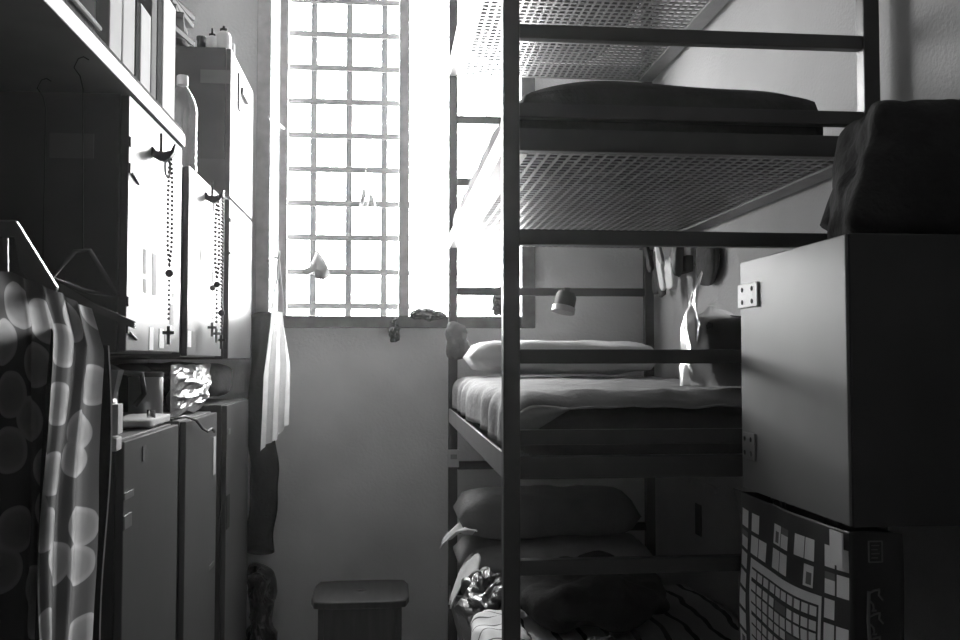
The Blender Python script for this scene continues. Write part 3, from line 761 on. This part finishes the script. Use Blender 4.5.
for c, sz, sd, lab in (((-.90, 3.10, ZT+.09), (.22, .52, .135), 3, 'black bundle added behind the foil bag to darken the gap'),
                       ((-.83, 3.80, ZT+.093), (.40, .54, .13), 4, 'black bundle added to darken the locker gap nearest the window'),
                       ((-.90, 2.44, ZT+.09), (.18, .50, .135), 5, 'black bundle added behind the coffee pot to darken the gap')):
    tag(MB().soft(c, sz, k=5, amp=.012, sc=8, div=12, seed=sd).build('gap_darkener', M['black_cloth'], smooth='all'), lab, 'filler', 'fillers that darken the locker gap')  # black forms added to stand in for the deep shade of the gap

# ---------------------------------------------------------------- clothes on hangers, left foreground
def hanger(y, frame, label, apex):
    t = thing('clothes_hanger', (apex[0], y, 1.48), label, 'hanger', 'hangers under the shelf board')
    frame(t)
    ax, az = apex
    tx = min(ax, -.60)
    MB().tube([(ax, y, az), (ax*.8+tx*.2, y, az+.08), (tx, y, 1.93), (tx-.006, y, 1.955), (tx-.018, y, 1.972), (tx-.010, y, 1.990), (tx, y, 1.994), (tx+.010, y, 1.988)], .001, 6).build('hook', M['black_cloth'], t, smooth='all')
def plate_hanger(t):
    mb = MB(); fr = (0, 1.345, 0), (1, 0, 0), (0, 0, 1), (0, 1, 0)
    mb.prism([(-.83, 1.46), (-.735, 1.588), (-.512, 1.590), (-.455, 1.497), (-.480, 1.490), (-.505, 1.520), (-.513, 1.566), (-.735, 1.566), (-.80, 1.46)], *fr, .012)
    mb.prism([(-.83, 1.46), (-.455, 1.497), (-.462, 1.484), (-.80, 1.445)], *fr, .012)
    for xx in (-.525, -.565, -.62, -.68): mb.prism([(xx-.004, 1.49), (xx+.004, 1.49), (xx+.002, 1.57), (xx-.006, 1.57)], (0, 1.347, 0), (1, 0, 0), (0, 0, 1), (0, 1, 0), .008)
    mb.build('hanger_frame', M['hanger'], t, bevel=.002)
hanger(1.351, plate_hanger, 'moulded plastic hanger with slots above the circle-print garment', (-.62, 1.585))
def loop_hanger(t): MB().tube([(-.610, 1.90, 1.610), (-.583, 1.90, 1.610), (-.527, 1.90, 1.521), (-.59, 1.90, 1.530), (-.652, 1.90, 1.556)], .0055, 8, closed=True).build('hanger_frame', M['hanger'], t, smooth='all')
hanger(1.90, loop_hanger, 'thin-edged triangular hanger just behind the moulded plastic one', (-.595, 1.611))
def arm_hanger(t): MB().prism([(-.735, 1.575), (-.715, 1.575), (-.61, 1.512), (-.535, 1.478), (-.535, 1.462), (-.61, 1.495), (-.72, 1.52), (-.86, 1.48), (-.86, 1.50)], (0, 2.05, 0), (1, 0, 0), (0, 0, 1), (0, 1, 0), .012).build('hanger_frame', M['hanger'], t)
hanger(2.056, arm_hanger, 'dark hanger nearest the lockers with its arm end showing against the door', (-.725, 1.56))

# circle-print garment: one long sheet that turns from the front around to the aisle side
path = [(-.95, 1.30), (-.80, 1.285), (-.66, 1.295), (-.56, 1.29), (-.492, 1.305), (-.468, 1.33), (-.456, 1.325), (-.443, 1.35), (-.428, 1.345), (-.416, 1.375), (-.398, 1.38)]
def along(P, s):
    d = [0]
    for a, b in zip(P, P[1:]): d.append(d[-1]+math.dist(a, b))
    t = s*d[-1]
    for i in range(len(P)-1):
        if t <= d[i+1] or i == len(P)-2:
            f = (t-d[i])/(d[i+1]-d[i])
            p0 = P[max(i-1, 0)]; p1 = P[i]; p2 = P[i+1]; p3 = P[min(i+2, len(P)-1)]
            return tuple(.5*((2*p1[k])+(-p0[k]+p2[k])*f+(2*p0[k]-5*p1[k]+4*p2[k]-p3[k])*f*f+(-p0[k]+3*p1[k]-3*p2[k]+p3[k])*f**3) for k in (0, 1)), d[-1]
def gar(u, v):
    (x, y), Lt = along(path, u)
    z = 1.515-v*1.15
    # shoulders slope down away from the hanger
    sh = max(0, u-.78)
    z -= .045*min(1, sh*4.5)*max(0, 1-v*2.5)
    w = .010*math.sin(u*31+2.2*v+noise.noise((u*3, v*3, 0))*3)*min(1, v*4+.15)
    a = .020*noise.noise((u*7, v*3.2, 4))
    x += (w+a)*.45-.035*v*max(0, min(1, (u-.5)*4))
    y += w*1.1+(.012*math.sin(u*120+3*v) if u > .8 else 0)+.02*noise.noise((u*4, v*2, 6))
    if v < .06: x = x*(1-(1-v/.06)*.10)+(-.62)*((1-v/.06)*.10)
    return (x, y, z)
mb = MB(); mb.sheet(gar, 150, 70, uvfn=lambda u, v: (u*1.05, v*1.15))
tag(mb.build('hanging_garment', M['circles'], smooth='all'), 'long dark circle-print garment hanging in the left foreground', 'garment')
mb = MB()
mb.sheet(lambda u, v: (-.98+.528*u-.030*v*max(0, min(1, (u*.8-.3)*3)), 1.338+.006*math.sin(u*23), 1.44-.02*(u < .1)-v*1.05), 20, 10)
o = mb.build('backlight_block', M['black_cloth'], bpy.data.objects['hanging_garment'], smooth='all', solid=.003)  # opaque sheet added behind the print to keep backlight off its front
# plain dark garment behind it, with a pale hem edge
gm = thing('hanging_garment', (-.80, 1.98, .35), 'plain dark garment with pale edge hanging between the print and the lockers', 'garment')
def dg(u, v):
    x = -1.0+.437*u+.008*math.sin(v*9)*u; y = 1.98+.02*math.sin(u*17)+.01*noise.noise((u*4, v*4, 2)); z = 1.455-.055*(u < .02)-v*1.15-.03*u*(1-v)
    return (x, y, z)
mb = MB(); mb.sheet(dg, 40, 30); mb.build('cloth', M['black_cloth'], gm, smooth='all', solid=.004)
MB().tube([Vector(dg(1, i/20))+Vector((.002, 0, 0)) for i in range(21)], .0016, 6).build('piping', M['white_cloth'], gm, smooth='all')

# ---------------------------------------------------------------- towel, trousers, floor bag, stool
tw = thing('hanging_towel', (-.45, 3.85, 1.02), 'white narrow towel hanging by a loop from a long hook beside the window', 'towel')
def twf(u, v):
    z = 1.585-v*(.455+.105*(1-u))
    wd = .022+.032*min(1, v*2.2)
    x = -.446+(u-.5)*2*wd-.004*v
    fold = .014*math.sin(u*15+1.5*v)*min(1, v*3+.25)
    return (x+.004*math.sin(u*30+v*4), 3.85+fold-.01*v, z+.008*math.sin(u*9)*v)
mb = MB(); mb.sheet(twf, 40, 40); mb.build('cloth', M['towel_thin'], tw, smooth='all')
MB().tube([(-.468, 3.85, 1.585), (-.462, 3.85, 1.65), (-.446, 3.85, 1.72), (-.444, 3.85, 1.79), (-.443, 3.85, 1.81), (-.439, 3.85, 1.79), (-.432, 3.85, 1.72), (-.424, 3.85, 1.65), (-.420, 3.85, 1.58)], .003, 8).build('loop', M['white_cloth'], tw, smooth='all')
o = MB().tube([(-.53, 4.203, 1.83), (-.50, 4.10, 1.825), (-.46, 3.90, 1.812), (-.443, 3.85, 1.805), (-.438, 3.835, 1.812), (-.437, 3.832, 1.83)], .004, 8).build('wall_hook', M['dull_steel'], smooth='all'); tag(o, 'long thin hook reaching out from the window frame with the white towel', 'hook')
def trf(u, v):
    a = 2*PI*u; z = 1.58-1.015*v-.02*math.sin(a)
    r = .055+.012*noise.noise((v*7, math.cos(a), 3))
    return (-.538+r*1.05*math.cos(a)+.006*math.sin(v*11), 4.165+.032*math.sin(a), z)
tr = thing('trousers', (-.54, 4.165, .56), 'dark trousers hanging behind the white towel beside the window', 'trousers')
mb = MB(); mb.sheet(trf, 24, 40, closed_u=True); mb.build('cloth', M['black_cloth'], tr, smooth='all', solid=.004)
MB().soft((-.538, 4.17, 1.575), (.12, .06, .05), k=3, amp=.005, div=6).build('waistband', M['black_cloth'], tr, smooth='all')
tag(MB().soft((-.555, 4.145, .25), (.10, .17, .49), k=2.6, amp=.05, sc=8, div=16, seed=5, crump=1.0).build('bin_bag', M['shiny_black']), 'glossy black plastic bag on the floor below the dark trousers', 'bag')
st = thing('stool', (-.11, 3.91, 0), 'small dark wooden stool with a finger hole against the end wall', 'stool')
SR = rotm(0, 0, -.02)
# seat as a ring of quads around the hole
mb = MB(); cx, cy = -.105, 3.915; hx, hy = .193, .185; n = 24
for zz, flip in ((.45, 0), (.422, 1)):
    inn = []; out_ = []
    for i in range(n):
        a = 2*PI*i/n; c, s = math.cos(a), math.sin(a)
        q = (abs(c)**9+abs(s)**9)**(1/9)
        inn.append(mb.bm.verts.new((cx+.018*c, cy+.014*s, zz))); out_.append(mb.bm.verts.new((cx+hx*c/q, cy+hy*s/q, zz)))
    for i in range(n): mb.quad([inn[i], inn[(i+1) % n], out_[(i+1) % n], out_[i]])
    if not flip: ti, to = inn, out_
    else:
        for i in range(n): j = (i+1) % n; mb.quad([ti[i], ti[j], inn[j], inn[i]]); mb.quad([to[i], to[j], out_[j], out_[i]])
mb.build('seat', M['wood'], st, bevel=.006)
for sx in (-1, 1):
    bx(cx+sx*.152-.011, cy-.165, 0, cx+sx*.152+.011, cy+.165, .422, bev=.003).build('leg', M['wood'], st)
arch = [(-.14, .02), (-.14, .42), (.14, .42), (.14, .02)]+[(.10*math.cos(a), .02+.22*math.sin(a)+.06) for a in [PI*i/12 for i in range(13)]]
mb = MB()
pts_o = [(-.141, .02), (-.141, .42), (.141, .42), (.141, .02)]
poly = [(.141, .06), (.141, .421), (-.141, .421), (-.141, .06)]+[(-.10*math.cos(PI*i/14), .06+.22*math.sin(PI*i/14)) for i in range(15)]
mb.prism(poly, (cx, cy-.150, 0), (1, 0, 0), (0, 0, 1), (0, 1, 0), .018)
mb.build('apron', M['wood'], st)

# ---------------------------------------------------------------- light
w = bpy.data.worlds.new('sky'); scene.world = w; w.use_nodes = True
nt = w.node_tree; nt.nodes.clear()
bg = nt.nodes.new('ShaderNodeBackground'); wo = nt.nodes.new('ShaderNodeOutputWorld')
tc = nt.nodes.new('ShaderNodeTexCoord'); sp = nt.nodes.new('ShaderNodeSeparateXYZ'); nt.links.new(tc.outputs['Generated'], sp.inputs[0])
mr = nt.nodes.new('ShaderNodeMapRange'); mr.inputs[1].default_value = .25; mr.inputs[2].default_value = .75; mr.inputs[3].default_value = 60.0; mr.inputs[4].default_value = 62.0
nt.links.new(sp.outputs[2], mr.inputs[0]); nt.links.new(mr.outputs[0], bg.inputs['Strength'])
bg.inputs['Color'].default_value = (1, 1, 1, 1)
nt.links.new(bg.outputs[0], wo.inputs[0])
po = bpy.data.lights.new('window_portal', 'AREA'); po.shape = 'RECTANGLE'; po.size = 1.25; po.size_y = 1.85; po.cycles.is_portal = True
p = bpy.data.objects.new('window_portal', po); COL.objects.link(p); p.location = (.04, 4.56, 2.44); p.rotation_euler = (-PI/2, 0, 0)

# thin scattering volume added through the cell as a stand-in for lens glare
m, nt, out = nt_new('glare_volume')
vs = nt.nodes.new('ShaderNodeVolumeScatter'); vs.inputs['Density'].default_value = .0055; vs.inputs['Anisotropy'].default_value = .78
nt.links.new(vs.outputs[0], out.inputs['Volume'])
hz = bx(XL-.3, YN-.3, -.2, XR+.3, YB+.5, ZC+.2).build('glare_haze', m, base=(0, 1.5, -.2)); hz['kind'] = 'structure'
# ---------------------------------------------------------------- camera
cd = bpy.data.cameras.new('camera'); cam = bpy.data.objects.new('camera', cd); COL.objects.link(cam)
cd.sensor_width = 36; cd.lens = 36*940/960; cd.clip_start = .02
cam.location = (0, 0, 1.40); cam.rotation_euler = (PI/2+math.atan(38/940), 0, -math.atan(92/940))
scene.camera = cam
scene.view_settings.view_transform = 'Standard'; scene.view_settings.look = 'None'
scene.view_settings.gamma = 1; scene.view_settings.use_curve_mapping = False
scene.view_settings.exposure = -0.3
scene.cycles.max_bounces = 10; scene.cycles.diffuse_bounces = 6; scene.cycles.transparent_max_bounces = 16
scene.cycles.use_denoising = True
scene.cycles.sample_clamp_indirect = 8
